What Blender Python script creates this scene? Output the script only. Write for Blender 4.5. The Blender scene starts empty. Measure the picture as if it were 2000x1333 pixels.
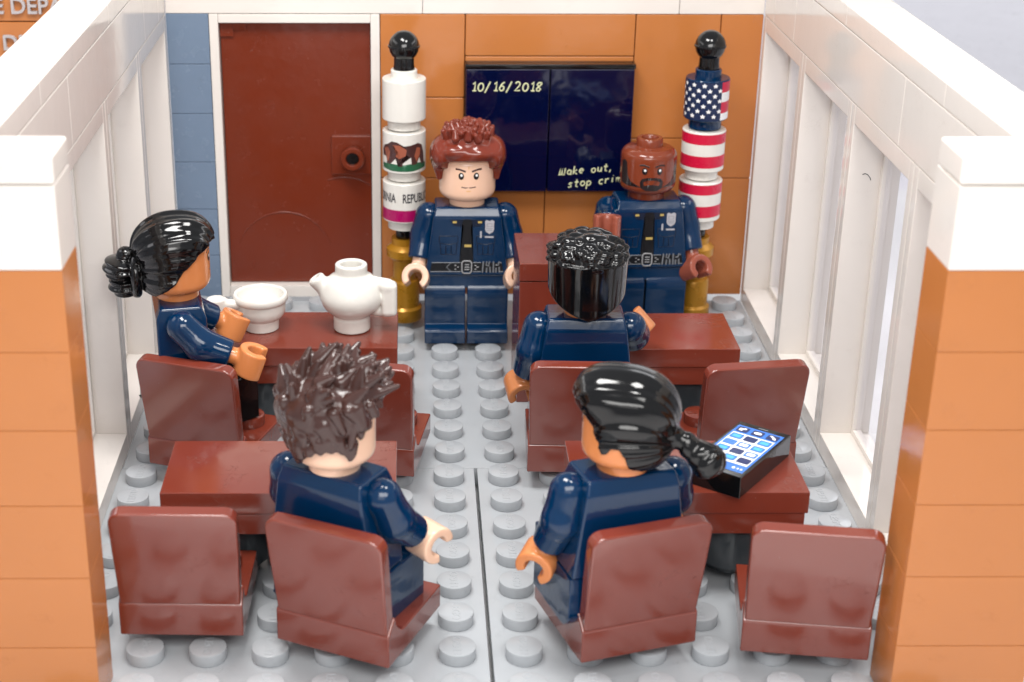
# Toy-brick briefing room with toy figures.   1 unit = 1 stud pitch (8 mm)
import bpy, bmesh, math, random
import numpy as np
from mathutils import Vector, Matrix, Euler
R_ = math.radians
PI = math.pi
random.seed(4)
rng = np.random.default_rng(7)
scene = bpy.context.scene

# ------------------------------------------------------------------ camera
cam_d = bpy.data.cameras.new("camera")
cam = bpy.data.objects.new("camera", cam_d)
scene.collection.objects.link(cam)
scene.camera = cam
cam.location = (-1.306, -33.561, 14.769)
cam.rotation_mode = 'XYZ'
cam.rotation_euler = (1.1757, -0.0037, -0.0096)
cam_d.sensor_width = 36.0
cam_d.lens = 3105.24 * 36.0 / 2000.0
cam_d.shift_x = 0.08405
cam_d.shift_y = -0.01505
cam_d.clip_start = 0.5
cam_d.clip_end = 1000
cam_d.dof.use_dof = True
cam_d.dof.focus_distance = 30.5
cam_d.dof.aperture_fstop = 0.36

# ------------------------------------------------------------------ light
world = bpy.data.worlds.new("World")
scene.world = world
world.use_nodes = True
wn = world.node_tree.nodes
wn["Background"].inputs[0].default_value = (0.93, 0.95, 1.0, 1)
wn["Background"].inputs[1].default_value = 0.42

def area(name, loc, target, sx, sy, power, col=(1, 1, 1)):
    l = bpy.data.lights.new(name, 'AREA')
    l.shape = 'RECTANGLE'; l.size = sx; l.size_y = sy
    l.energy = power; l.color = col
    o = bpy.data.objects.new(name, l)
    scene.collection.objects.link(o)
    o.location = loc
    d = Vector(target) - Vector(loc)
    o.rotation_euler = d.to_track_quat('-Z', 'Y').to_euler()
    return o
area("ceiling_lamp", (-5, -9, 24), (0, -5, 0), 9, 5, 3300, (1, 0.98, 0.95))
area("ceiling_lamp", (5, -13, 24), (0, -5, 1), 5, 5, 1700, (1, 0.98, 0.95))
area("outside_fill", (17, 2, 14), (17, 2.01, 0), 8, 18, 1100, (1, 0.98, 0.97))  # added fill, aimed straight down at the ground outside the right windows
area("outside_fill", (-17, 2, 14), (-17, 2.01, 0), 8, 18, 900, (1, 0.98, 0.96))  # matching added fill for the ground outside the left windows
area("window_light", (-6, -46, 20), (0, -8, 2), 26, 16, 1700, (1, 0.97, 0.94))
area("backdrop_fill", (28, 52, 34), (28, 52.01, 0), 30, 30, 6000, (0.98, 0.98, 1.0))  # unseen fill added to lighten the far backdrop
area("front_table_fill", (0, -27, 17), (0, -22, 0), 18, 9, 3400, (1, 0.98, 0.95))  # unseen fill added to brighten the white table in front of the model

scene.view_settings.view_transform = 'Standard'
scene.view_settings.look = 'None'
scene.view_settings.gamma = 1
scene.view_settings.exposure = 0.27

# ------------------------------------------------------------------ materials
def lin(c):
    c = [x / 255.0 for x in c]
    return tuple(x / 12.92 if x <= 0.04045 else ((x + 0.055) / 1.055) ** 2.4 for x in c) + (1,)

MATS = {}
def plastic(name, rgb, rough=0.14, bump=0.012, scale=2.5, var=0.06, sss=0.0, spec=0.5, metal=0.0, scratch=True, coat=0.0):
    m = bpy.data.materials.new(name); m.use_nodes = True
    nt = m.node_tree; n = nt.nodes; L = nt.links
    b = n["Principled BSDF"]
    col = lin(rgb)
    tc = n.new("ShaderNodeTexCoord")
    no = n.new("ShaderNodeTexNoise"); no.inputs["Scale"].default_value = 0.9; no.inputs["Detail"].default_value = 4
    L.new(tc.outputs["Object"], no.inputs["Vector"])
    mx = n.new("ShaderNodeMix"); mx.data_type = 'RGBA'
    mx.inputs[6].default_value = tuple(c * (1 - var) for c in col[:3]) + (1,)
    mx.inputs[7].default_value = tuple(min(1, c * (1 + var)) for c in col[:3]) + (1,)
    L.new(no.outputs["Fac"], mx.inputs[0]); L.new(mx.outputs[2], b.inputs["Base Color"])
    # gloss varies with handling marks
    n2 = n.new("ShaderNodeTexNoise"); n2.inputs["Scale"].default_value = 3.1; n2.inputs["Detail"].default_value = 6
    L.new(tc.outputs["Object"], n2.inputs["Vector"])
    mr = n.new("ShaderNodeMapRange"); mr.inputs["From Min"].default_value = 0.3; mr.inputs["From Max"].default_value = 0.75
    mr.inputs["To Min"].default_value = rough * 0.75; mr.inputs["To Max"].default_value = rough * 1.5
    L.new(n2.outputs["Fac"], mr.inputs["Value"]); L.new(mr.outputs[0], b.inputs["Roughness"])
    # moulding waviness
    n3 = n.new("ShaderNodeTexNoise"); n3.inputs["Scale"].default_value = scale; n3.inputs["Detail"].default_value = 2
    L.new(tc.outputs["Object"], n3.inputs["Vector"])
    bp = n.new("ShaderNodeBump"); bp.inputs["Strength"].default_value = 0.5; bp.inputs["Distance"].default_value = bump
    L.new(n3.outputs["Fac"], bp.inputs["Height"])
    last = bp
    if scratch:
        mp = n.new("ShaderNodeMapping"); mp.inputs["Scale"].default_value = (9, 9, 9)
        L.new(tc.outputs["Object"], mp.inputs["Vector"])
        n4 = n.new("ShaderNodeTexVoronoi"); n4.feature = 'DISTANCE_TO_EDGE'; n4.inputs["Scale"].default_value = 0.8
        n5 = n.new("ShaderNodeTexNoise"); n5.inputs["Scale"].default_value = 1.2; n5.inputs["Detail"].default_value = 3
        L.new(mp.outputs[0], n5.inputs["Vector"])
        va = n.new("ShaderNodeVectorMath"); va.operation = 'MULTIPLY_ADD'; va.inputs[1].default_value = (1.5, 1.5, 1.5)
        L.new(n5.outputs["Color"], va.inputs[0]); L.new(mp.outputs[0], va.inputs[2])
        L.new(va.outputs[0], n4.inputs["Vector"])
        cr = n.new("ShaderNodeMapRange"); cr.inputs["From Max"].default_value = 0.012
        L.new(n4.outputs["Distance"], cr.inputs["Value"])
        # keep only a few of the scratch lines
        n6 = n.new("ShaderNodeTexNoise"); n6.inputs["Scale"].default_value = 1.9
        L.new(tc.outputs["Object"], n6.inputs["Vector"])
        th = n.new("ShaderNodeMapRange"); th.inputs["From Min"].default_value = 0.60; th.inputs["From Max"].default_value = 0.64
        th.inputs["To Min"].default_value = 1.0; th.inputs["To Max"].default_value = 0.0
        L.new(n6.outputs["Fac"], th.inputs["Value"])
        mxx = n.new("ShaderNodeMath"); mxx.operation = 'MAXIMUM'
        L.new(cr.outputs[0], mxx.inputs[0]); L.new(th.outputs[0], mxx.inputs[1])
        b2 = n.new("ShaderNodeBump"); b2.inputs["Strength"].default_value = 0.6; b2.inputs["Distance"].default_value = 0.006
        L.new(mxx.outputs[0], b2.inputs["Height"]); L.new(bp.outputs[0], b2.inputs["Normal"])
        last = b2
    L.new(last.outputs[0], b.inputs["Normal"])
    if scratch:
        vd = n.new("ShaderNodeTexVoronoi"); vd.inputs["Scale"].default_value = 4.5; L.new(tc.outputs["Object"], vd.inputs["Vector"])
        d1 = n.new("ShaderNodeMapRange"); d1.inputs["From Min"].default_value = 0.02; d1.inputs["From Max"].default_value = 0.05
        d1.inputs["To Min"].default_value = 0.22; d1.inputs["To Max"].default_value = 0.0
        L.new(vd.outputs["Distance"], d1.inputs["Value"])
        sp_ = n.new("ShaderNodeSeparateColor"); L.new(vd.outputs["Color"], sp_.inputs[0])
        gt = n.new("ShaderNodeMath"); gt.operation = 'GREATER_THAN'; gt.inputs[1].default_value = 0.72; L.new(sp_.outputs[0], gt.inputs[0])
        mu = n.new("ShaderNodeMath"); mu.operation = 'MULTIPLY'; L.new(d1.outputs[0], mu.inputs[0]); L.new(gt.outputs[0], mu.inputs[1])
        m2 = n.new("ShaderNodeMix"); m2.data_type = 'RGBA'; m2.inputs[7].default_value = (0.55, 0.53, 0.5, 1)
        L.new(mu.outputs[0], m2.inputs[0]); L.new(mx.outputs[2], m2.inputs[6]); L.new(m2.outputs[2], b.inputs["Base Color"])
    b.inputs["Specular IOR Level"].default_value = spec
    b.inputs["Metallic"].default_value = metal
    if sss:
        b.inputs["Subsurface Weight"].default_value = sss
        b.inputs["Subsurface Radius"].default_value = (0.25, 0.18, 0.12)
        b.inputs["Subsurface Scale"].default_value = 0.3
    if coat:
        b.inputs["Coat Weight"].default_value = coat
        b.inputs["Coat Roughness"].default_value = 0.03
    MATS[name] = m
    return m

M = {}
M['white']  = plastic("white_plastic", (226, 219, 212), 0.09, bump=0.006, var=0.03)
M['bwhite'] = plastic("clean_white_plastic", (224, 221, 214), 0.1, scratch=False)
M['nougat'] = plastic("caramel_plastic", (187, 117, 63), 0.13, bump=0.008, var=0.04)
M['brown']  = plastic("reddish_brown_plastic", (120, 52, 38), 0.13, bump=0.004, spec=1.0)
M['door']   = plastic("door_brown_plastic", (112, 44, 24), 0.2, bump=0.02)
M['floor']  = plastic("light_grey_plastic", (174, 178, 182), 0.16, bump=0.012)
M['navy']   = plastic("navy_plastic", (0, 40, 74), 0.10, bump=0.015, scratch=False)
M['sand']   = plastic("sand_blue_plastic", (112, 130, 152), 0.22)
M['black']  = plastic("black_plastic", (14, 14, 15), 0.1, scratch=False)
M['hairblk'] = plastic("glossy_black_hair_plastic", (9, 9, 10), 0.09, bump=0.004, scratch=False)
M['hairred'] = plastic("chestnut_hair_plastic", (118, 48, 33), 0.13, bump=0.004, scratch=False)
M['hairbrn'] = plastic("dark_brown_hair_plastic", (64, 42, 38), 0.13, bump=0.004, scratch=False)
M['dgrey']  = plastic("dark_grey_plastic", (58, 63, 67), 0.15)
M['gold']   = plastic("pearl_gold_plastic", (176, 124, 30), 0.28, metal=0.35, scratch=False)
M['board']  = plastic("midnight_blue_board", (4, 10, 46), 0.06, bump=0.02, scale=1.2, scratch=False)
M['light']  = plastic("light_skin_plastic", (236, 195, 168), 0.2, sss=0.12, scratch=False)
M['tan']    = plastic("tan_skin_plastic", (214, 134, 80), 0.2, sss=0.1, scratch=False)
M['tan2']   = plastic("warm_tan_skin_plastic", (196, 124, 76), 0.2, sss=0.1, scratch=False)
M['dark']   = plastic("deep_brown_skin_plastic", (124, 56, 34), 0.14, scratch=False)
M['handdk'] = plastic("brown_hand_plastic", (150, 80, 62), 0.2, scratch=False)
def ink(name, rgb, rough=0.3, emit=0):
    return plastic(name, rgb, rough, bump=0.0, var=0.02, scratch=False)
I = {}
I['black'] = ink("black_print", (12, 13, 18)); I['grey'] = ink("grey_print", (150, 150, 152)); I['dgrey'] = ink("dark_grey_print", (118, 122, 128))
I['gold'] = ink("gold_print", (190, 165, 95)); I['white'] = ink("white_print", (240, 240, 240)); I['silver'] = ink("silver_print", (178, 176, 182))
I['shade'] = ink("dark_navy_print", (6, 22, 46)); I['red'] = ink("red_print", (200, 22, 60)); I['magenta'] = ink("magenta_print", (165, 12, 90))
I['navy'] = ink("flag_navy_print", (24, 40, 74)); I['bear'] = ink("bear_brown_print", (156, 86, 64)); I['beard'] = ink("bear_dark_print", (72, 42, 40))
I['green'] = ink("green_print", (38, 96, 66)); I['text'] = ink("dark_text_print", (52, 50, 56)); I['brow'] = ink("brown_print", (70, 36, 32))
I['crease'] = ink("tan_print", (222, 170, 118)); I['chalk'] = ink("chalk_print", (212, 214, 170), 0.8); I['goatee'] = ink("charcoal_print", (34, 30, 32))
I['stubble'] = ink("grey_stubble_print", (72, 62, 60)); I['blue'] = ink("screen_blue_print", (58, 118, 205)); I['sky'] = ink("icon_sky_print", (84, 178, 232))
I['iconb'] = ink("icon_blue_print", (62, 122, 198)); I['icond'] = ink("icon_dark_print", (30, 46, 96)); I['steel'] = ink("raised_letter_grey", (178, 172, 172))

def glassmat():
    m = bpy.data.materials.new("clear_pane"); m.use_nodes = True
    nt = m.node_tree; n = nt.nodes; L = nt.links
    out = n["Material Output"]; n.remove(n["Principled BSDF"])
    t = n.new("ShaderNodeBsdfTransparent"); t.inputs[0].default_value = (0.98, 0.98, 1.0, 1)
    g = n.new("ShaderNodeBsdfGlossy"); g.inputs["Roughness"].default_value = 0.03
    lw = n.new("ShaderNodeLayerWeight"); lw.inputs[0].default_value = 0.5
    pw = n.new("ShaderNodeMath"); pw.operation = 'POWER'; pw.inputs[1].default_value = 5.0
    ma = n.new("ShaderNodeMath"); ma.operation = 'MULTIPLY_ADD'; ma.inputs[1].default_value = 0.5; ma.inputs[2].default_value = 0.03
    mx = n.new("ShaderNodeMixShader")
    L.new(lw.outputs["Facing"], pw.inputs[0]); L.new(pw.outputs[0], ma.inputs[0])
    L.new(ma.outputs[0], mx.inputs[0]); L.new(t.outputs[0], mx.inputs[1]); L.new(g.outputs[0], mx.inputs[2])
    L.new(mx.outputs[0], out.inputs[0])
    return m
M['glass'] = glassmat()

# ------------------------------------------------------------------ helpers
COL = scene.collection
def link(o, parent=None):
    COL.objects.link(o)
    if parent is not None: o.parent = parent
    return o
def tag(o, label=None, cat=None, group=None, kind=None):
    if label: o["label"] = label
    if cat: o["category"] = cat
    if group: o["group"] = group
    if kind: o["kind"] = kind
    return o
def empty(name, loc=(0, 0, 0), rz=0, label=None, cat=None, group=None):
    o = bpy.data.objects.new(name, None); o.empty_display_size = 0.3
    o.location = loc; o.rotation_euler = (0, 0, rz)
    COL.objects.link(o)
    return tag(o, label, cat, group)
def mesh_from_bm(bm, name, smooth=True, ang=35):
    me = bpy.data.meshes.new(name)
    bmesh.ops.recalc_face_normals(bm, faces=bm.faces[:])
    bm.to_mesh(me); bm.free()
    if smooth:
        me.shade_smooth(); me.set_sharp_from_angle(angle=R_(ang))
    return me
def obj(name, me, mat, parent=None, wn=False, loc=None, rot=None):
    if isinstance(me, bmesh.types.BMesh): me = mesh_from_bm(me, name)
    o = bpy.data.objects.new(name, me)
    link(o, parent)
    mats = mat if isinstance(mat, (list, tuple)) else [mat]
    if len(me.materials) == 0:
        for m in mats: me.materials.append(m)
    elif me.materials[0] is not mats[0]:
        o.material_slots[0].link = 'OBJECT'; o.material_slots[0].material = mats[0]
    if wn:
        md = o.modifiers.new("wn", 'WEIGHTED_NORMAL'); md.keep_sharp = True; md.weight = 50
    if loc is not None: o.location = loc
    if rot is not None: o.rotation_euler = rot
    return o
def bx(bm, x0, x1, y0, y1, z0, z1, bev=0.02, seg=2):
    mat = Matrix.Translation(((x0 + x1) / 2, (y0 + y1) / 2, (z0 + z1) / 2)) @ Matrix.Diagonal((abs(x1 - x0), abs(y1 - y0), abs(z1 - z0), 1))
    r = bmesh.ops.create_cube(bm, size=1, matrix=mat)
    if bev:
        es = list({e for v in r['verts'] for e in v.link_edges})
        bmesh.ops.bevel(bm, geom=es, offset=bev, segments=seg, profile=0.5, affect='EDGES')
def cyl(bm, r, z0, z1, x=0, y=0, n=32, bev=0.02, r2=None, axis='Z'):
    mat = Matrix.Translation((x, y, (z0 + z1) / 2)) if axis == 'Z' else Matrix.Translation((x, (z0 + z1) / 2, y)) @ Matrix.Rotation(PI / 2, 4, 'X')
    q = bmesh.ops.create_cone(bm, cap_ends=True, segments=n, radius1=r, radius2=r if r2 is None else r2, depth=abs(z1 - z0), matrix=mat)
    if bev:
        fs = {f for v in q['verts'] for f in v.link_faces if len(f.verts) > 4}
        es = list({e for f in fs for e in f.edges})
        bmesh.ops.bevel(bm, geom=es, offset=bev, segments=2, profile=0.5, affect='EDGES')
def lathe(bm, prof, n=48, cx=0, cy=0):
    rings = []
    for r, z in prof:
        if r < 1e-5: rings.append([bm.verts.new((cx, cy, z))])
        else: rings.append([bm.verts.new((cx + r * math.cos(2 * PI * i / n), cy + r * math.sin(2 * PI * i / n), z)) for i in range(n)])
    for a, b in zip(rings, rings[1:]):
        if len(a) == 1 and len(b) == 1: continue
        for i in range(n):
            j = (i + 1) % n
            if len(a) == 1: bm.faces.new((a[0], b[i], b[j]))
            elif len(b) == 1: bm.faces.new((a[i], a[j], b[0]))
            else: bm.faces.new((a[i], a[j], b[j], b[i]))
def prism(bm, pts, axis, a0, a1, bev=0.02, seg=2):
    """extrude 2D pts along axis. axis X: pts=(y,z); Y: pts=(x,z); Z: pts=(x,y)"""
    f = {'X': lambda p, a: (a, p[0], p[1]), 'Y': lambda p, a: (p[0], a, p[1]), 'Z': lambda p, a: (p[0], p[1], a)}[axis]
    A = [bm.verts.new(f(p, a0)) for p in pts]; B = [bm.verts.new(f(p, a1)) for p in pts]
    fs = [bm.faces.new(A), bm.faces.new(list(reversed(B)))]
    n = len(pts)
    for i in range(n): fs.append(bm.faces.new((A[i], B[i], B[(i + 1) % n], A[(i + 1) % n])))
    bmesh.ops.recalc_face_normals(bm, faces=fs)
    if bev:
        es = [e for e in {e for v in A + B for e in v.link_edges} if e.calc_face_angle(0) > 0.5]
        bmesh.ops.bevel(bm, geom=es, offset=bev, segments=seg, profile=0.5, affect='EDGES')
def arc(cx, cy, r, a0, a1, n=8):
    return [(cx + r * math.cos(R_(a0 + (a1 - a0) * i / n)), cy + r * math.sin(R_(a0 + (a1 - a0) * i / n))) for i in range(n + 1)]

# ---- signed distance modelling (numpy surface nets) for moulded organic shapes
def smin(a, b, k): h = np.clip(0.5 + 0.5 * (b - a) / k, 0, 1); return b * (1 - h) + a * h - k * h * (1 - h)
def smax(a, b, k): return -smin(-a, -b, k)
def ell(P, c, r):
    q = [(P[i] - c[i]) for i in range(3)]
    k0 = np.sqrt(sum((q[i] / r[i]) ** 2 for i in range(3))); k1 = np.sqrt(sum((q[i] / r[i] ** 2) ** 2 for i in range(3))) + 1e-9
    return k0 * (k0 - 1) / k1
def cap(P, a, b, ra, rb):
    a = np.array(a, float); b = np.array(b, float); d = b - a; L = d @ d
    h = np.clip(sum((P[i] - a[i]) * d[i] for i in range(3)) / L, 0, 1)
    return np.sqrt(sum((P[i] - a[i] - h * d[i]) ** 2 for i in range(3))) - (ra + (rb - ra) * h)
def box3(P, c, h, r=0.0):
    q = [np.abs(P[i] - c[i]) - h[i] + r for i in range(3)]
    return np.sqrt(sum(np.maximum(x, 0) ** 2 for x in q)) + np.minimum(np.maximum(np.maximum(q[0], q[1]), q[2]), 0) - r
def sdf_mesh(name, f, lo, hi, res):
    ax = [np.arange(lo[i], hi[i] + res, res) for i in range(3)]
    P = np.meshgrid(*ax, indexing='ij')
    V = f([p.astype(np.float32) for p in P]).astype(np.float32)
    ins = V < 0
    n = V.shape
    acc = np.zeros((n[0] - 1, n[1] - 1, n[2] - 1, 3), np.float32); cnt = np.zeros((n[0] - 1, n[1] - 1, n[2] - 1), np.float32)
    sh = lambda d, a: slice(d, d + n[a] - 1)
    corners = [(i, j, k) for i in (0, 1) for j in (0, 1) for k in (0, 1)]
    for c in corners:
        for a in range(3):
            if c[a] == 1: continue
            e = list(c); e[a] = 1
            v0 = V[sh(c[0], 0), sh(c[1], 1), sh(c[2], 2)]; v1 = V[sh(e[0], 0), sh(e[1], 1), sh(e[2], 2)]
            m = (v0 < 0) != (v1 < 0)
            t = np.where(m, v0 / np.where(m, v0 - v1, 1), 0)
            for b in range(3):
                acc[..., b] += np.where(m, (t if b == a else float(c[b])), 0)
            cnt += m
    mask = cnt > 0
    idx = -np.ones(mask.shape, np.int64); idx[mask] = np.arange(mask.sum())
    I3 = np.argwhere(mask)
    verts = (I3 + acc[mask] / cnt[mask][:, None]) * res + np.array(lo)
    faces = []
    for a in range(3):
        b, c = (a + 1) % 3, (a + 2) % 3
        s0 = [slice(None)] * 3; s1 = [slice(None)] * 3
        s0[a] = slice(0, n[a] - 1); s1[a] = slice(1, n[a])
        ch = ins[tuple(s0)] != ins[tuple(s1)]
        sl = [slice(None)] * 3; sl[b] = slice(1, n[b] - 1); sl[c] = slice(1, n[c] - 1)
        E = np.argwhere(ch[tuple(sl)]); E[:, b] += 1; E[:, c] += 1
        if len(E) == 0: continue
        flip = ins[tuple(s0)][tuple(E.T)]
        q = []
        for db, dc in ((-1, -1), (0, -1), (0, 0), (-1, 0)):
            T = E.copy(); T[:, b] += db; T[:, c] += dc
            q.append(idx[tuple(T.T)])
        q = np.stack(q, 1)
        q[~flip] = q[~flip][:, ::-1]
        faces.append(q)
    F = np.concatenate(faces)
    me = bpy.data.meshes.new(name)
    me.vertices.add(len(verts)); me.vertices.foreach_set("co", verts.astype(np.float32).ravel())
    me.loops.add(len(F) * 4); me.loops.foreach_set("vertex_index", F.astype(np.int32).ravel())
    me.polygons.add(len(F)); me.polygons.foreach_set("loop_start", np.arange(0, len(F) * 4, 4, dtype=np.int32))
    me.update(calc_edges=True); me.validate()
    me.shade_smooth()
    return me

# ---- flat prints mapped onto surfaces
def poly_bm(polys, step=0.07):
    bm = bmesh.new()
    for p in polys:
        vs = [bm.verts.new((x, 0, z)) for x, z in p]
        try: bm.faces.new(vs)
        except ValueError: pass
    bmesh.ops.triangulate(bm, faces=bm.faces[:])
    if step:
        xs = [v.co.x for v in bm.verts]
        x = math.floor(min(xs) / step) * step + step
        while x < max(xs):
            bmesh.ops.bisect_plane(bm, geom=bm.verts[:] + bm.edges[:] + bm.faces[:], plane_co=(x, 0, 0), plane_no=(1, 0, 0)); x += step
    return bm
def stroke_bm(lines, r, flat=0.25, cyclic=False):
    cu = bpy.data.curves.new("s", 'CURVE'); cu.dimensions = '3D'; cu.bevel_depth = r; cu.bevel_resolution = 1; cu.use_fill_caps = True
    for pl in lines:
        s = cu.splines.new('POLY'); s.points.add(len(pl) - 1)
        for i, (x, z) in enumerate(pl): s.points[i].co = (x, 0, z, 1)
        s.use_cyclic_u = cyclic
    o = bpy.data.objects.new("s", cu)
    me = bpy.data.meshes.new_from_object(o)
    bm = bmesh.new(); bm.from_mesh(me)
    for v in bm.verts: v.co.y *= flat
    bpy.data.objects.remove(o); bpy.data.curves.remove(cu); bpy.data.meshes.remove(me)
    return bm
def text_bm(txt, size, extr=0.0, align='CENTER', step=0, bold=0.0, sx=1.0):
    cu = bpy.data.curves.new("t", 'FONT'); cu.body = txt; cu.size = size; cu.extrude = extr; cu.align_x = align; cu.align_y = 'CENTER'; cu.resolution_u = 3
    cu.offset = bold
    o = bpy.data.objects.new("t", cu)
    me = bpy.data.meshes.new_from_object(o)
    bm = bmesh.new(); bm.from_mesh(me)
    for v in bm.verts: v.co = Vector((v.co.x * sx, -v.co.z, v.co.y))
    if step:
        xs = [v.co.x for v in bm.verts]; x = min(xs) + step
        while x < max(xs):
            bmesh.ops.bisect_plane(bm, geom=bm.verts[:] + bm.edges[:] + bm.faces[:], plane_co=(x, 0, 0), plane_no=(1, 0, 0)); x += step
    bpy.data.objects.remove(o); bpy.data.curves.remove(cu); bpy.data.meshes.remove(me)
    return bm
def mapped(bm, fn):
    """verts (u, depth(-=towards viewer), z) -> fn(u, z, outward)"""
    for v in bm.verts: v.co = Vector(fn(v.co.x, v.co.z, -v.co.y))
    return bm
def print_obj(name, bm, fn, mat, parent):
    mapped(bm, fn)
    me = bpy.data.meshes.new(name); bm.to_mesh(me); bm.free(); me.shade_smooth()
    return obj(name, me, mat, parent)
def rect(x0, x1, z0, z1): return [(x0, z0), (x1, z0), (x1, z1), (x0, z1)]
def oval(cx, cz, rx, rz, n=16): return [(cx + rx * math.cos(2 * PI * i / n), cz + rz * math.sin(2 * PI * i / n)) for i in range(n)]
def star(cx, cz, r, n=5): return [(cx + (r if i % 2 == 0 else r * 0.45) * math.sin(PI * i / n), cz + (r if i % 2 == 0 else r * 0.45) * math.cos(PI * i / n)) for i in range(2 * n)]

# ================================================================== SETTING
def tabletop_mat():
    return plastic("pale_grey_table_surface", (232, 230, 236), 0.35, var=0.05, scratch=False)
bm = bmesh.new(); bx(bm, -150, 150, -90, 200, -1.6, -0.5, 0)
tag(obj("ground", bm, tabletop_mat()), kind="structure")
bm = bmesh.new(); bx(bm, -26, 22, -60, 14, -0.49, -0.46, 0)
tag(obj("ground", bm, plastic("white_paper_sheet", (236, 235, 236), 0.5, var=0.02, scratch=False)), kind="structure")

# --- floor plates with studs
bm = bmesh.new(); cyl(bm, 0.3, 0, 0.2125, n=40, bev=0.018)
tb = text_bm("LEGO", 0.2, 0.006, bold=0.002)
for v in tb.verts: v.co = Vector((v.co.z * -1, v.co.x, 0.2125 - v.co.y))
tmp = bpy.data.meshes.new("t"); tb.to_mesh(tmp); tb.free(); bm.from_mesh(tmp)
stud_me = mesh_from_bm(bm, "stud")
bm = bmesh.new(); cyl(bm, 0.3, 0, 0.2125, n=24, bev=0.018); plain_stud = mesh_from_bm(bm, "plain_stud")
def floor_plate(x0, x1, y0, y1, hidden=None):
    bm = bmesh.new(); bx(bm, x0, x1, y0, y1, -0.4, 0, 0.015)
    for i in range(int(round(x1 - x0 - 0.45)) + 1):
        pass
    o = obj("floor", bm, M['floor'], wn=True); tag(o, kind="structure")
    gx0 = math.floor(x0 + 0.3) + 0.5
    x = gx0
    while x < x1:
        y = math.ceil(y0 - 0.3)
        while y < y1 - 0.3:
            if not (hidden and hidden(x, y)):
                s = obj("stud", stud_me, M['floor'], o); s.location = (x + (x0 - math.floor(x0 + 0.3)), y, 0)
                s.rotation_euler = (0, 0, random.choice((0, 0, 0, PI)))
            y += 1
        x += 1
    return o
hid = lambda x, y: (-5 < x < -1.6 or 2 < x < 5) and -4.5 < y < -1.8
floor_plate(-7, 7, -5.49, 3.5, lambda x, y: hid(x, y) or y > 2.5 and not (x > 5 or x < -1))
floor_plate(-7.04, -0.03, -14.5, -5.5)
floor_plate(0.03, 7.05, -14.5, -5.5)

# --- window walls (mirrored pair)
def window_wall(sx, label):
    root = empty("window_wall", (0, 0, 0), 0, label, "wall", "white window walls")
    def B(bm, x0, x1, *a, **k):
        if sx < 0: x0, x1 = -x1, -x0
        bx(bm, x0, x1, *a, **k)
    for k in range(4):
        y1 = 3.49 - 4 * k if k == 0 else 3.5 - 4 * k - 0.01; y0 = 3.5 - 4 * (k + 1) + 0.01
        bm = bmesh.new()
        B(bm, 7, 8, y0, y0 + 0.24, 0.0, 7.19, 0.02); B(bm, 7, 8, y1 - 0.24, y1, 0.0, 7.19, 0.02)
        B(bm, 7.002, 7.998, y0 + 0.24, y1 - 0.24, 0.0, 0.4, 0.02); B(bm, 7.002, 7.998, y0 + 0.24, y1 - 0.24, 6.84, 7.188, 0.02)
        # rebate round the pane
        B(bm, 7.62, 7.80, y0 + 0.24, y0 + 0.36, 0.4, 6.84, 0.015); B(bm, 7.62, 7.80, y1 - 0.36, y1 - 0.24, 0.4, 6.84, 0.015)
        B(bm, 7.622, 7.798, y0 + 0.36, y1 - 0.36, 0.4, 0.52, 0.015); B(bm, 7.622, 7.798, y0 + 0.36, y1 - 0.36, 6.72, 6.84, 0.015)
        fr = obj("window_frame", bm, M['white'], root, wn=True)
        bm = bmesh.new(); B(bm, 7.69, 7.73, y0 + 0.36, y1 - 0.36, 0.52, 6.72, bev=0)
        obj("window_pane", bm, M['glass'], fr)
    bm = bmesh.new()
    cuts = [3.5, 0.3, -4.5, -12.49] if sx > 0 else [3.5, 0.5, -4.5, -12.49]
    for a, b in ((3.5, 2.5), (2.5, 0.5), (0.5, -7.5), (-7.5, -12.5)):
        B(bm, 7, 8, b + 0.004, a - 0.004, 7.2, 8.395, 0.022)
    obj("beam", bm, M['white'], root, wn=True)
    bm = bmesh.new()
    for a, b in ((3.5, 1.5), (1.5, -3.5), (-3.5, -9.5), (-9.5, -12.5)):
        B(bm, 7, 8, b + 0.004, a - 0.004, 8.405, 8.8, 0.022)
    obj("cap_tile", bm, M['white'], root, wn=True)
window_wall(-1, "long white window wall to the left of the desks, beside the blue strip and door")
window_wall(1, "long white window wall to the right of the desks, beside the striped flag pole")

# --- back wall
root = empty("panelled_wall", (0, 3.5, 0), 0, "back wall of caramel panels, pale blue strip and white header around the brown door", "wall")
bm = bmesh.new()
bx(bm, -7, 7, 0.55, 1.0, 0, 7.19, 0.01)
obj("wall_core", bm, M['black'], root)
bm = bmesh.new(); g = 0.006
for x0, x1, z0, z1 in ((-2, 0, 5.2, 7.2), (-2, 0, 3.2, 5.2), (-2, 0, .15, 3.2), (0, 4, 6.2, 7.2), (0, 2, .15, 3.2), (2, 4, .15, 3.2), (0, 4, 3.2, 6.2),
                       (4, 6, 4.2, 7.2), (4, 6, .15, 4.2), (6, 7, 3.2, 7.2), (6, 7, .15, 3.2)):
    bx(bm, x0 + g, x1 - g, 0.0, 0.55, z0 + g, z1 - g, 0.03)
obj("wall_panel", bm, M['nougat'], root, wn=True)
bm = bmesh.new()
for k in range(6): bx(bm, -7 + g, -6 - g, 0.0, 0.55, 1.2 * k + 0.004, 1.2 * k + 1.196, 0.015)
obj("blue_brick_column", bm, M['sand'], root, wn=True)
bm = bmesh.new()
for a, b in ((-7, -1), (-1, 5), (5, 7)): bx(bm, a + .004, b - .004, 0, 1, 7.2, 8.395, 0.02)
for a, b in ((-7, -3), (-3, 3), (3, 7)): bx(bm, a + .004, b - .004, 0, 1, 8.405, 8.8, 0.02)
obj("header", bm, M['white'], root, wn=True)
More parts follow.
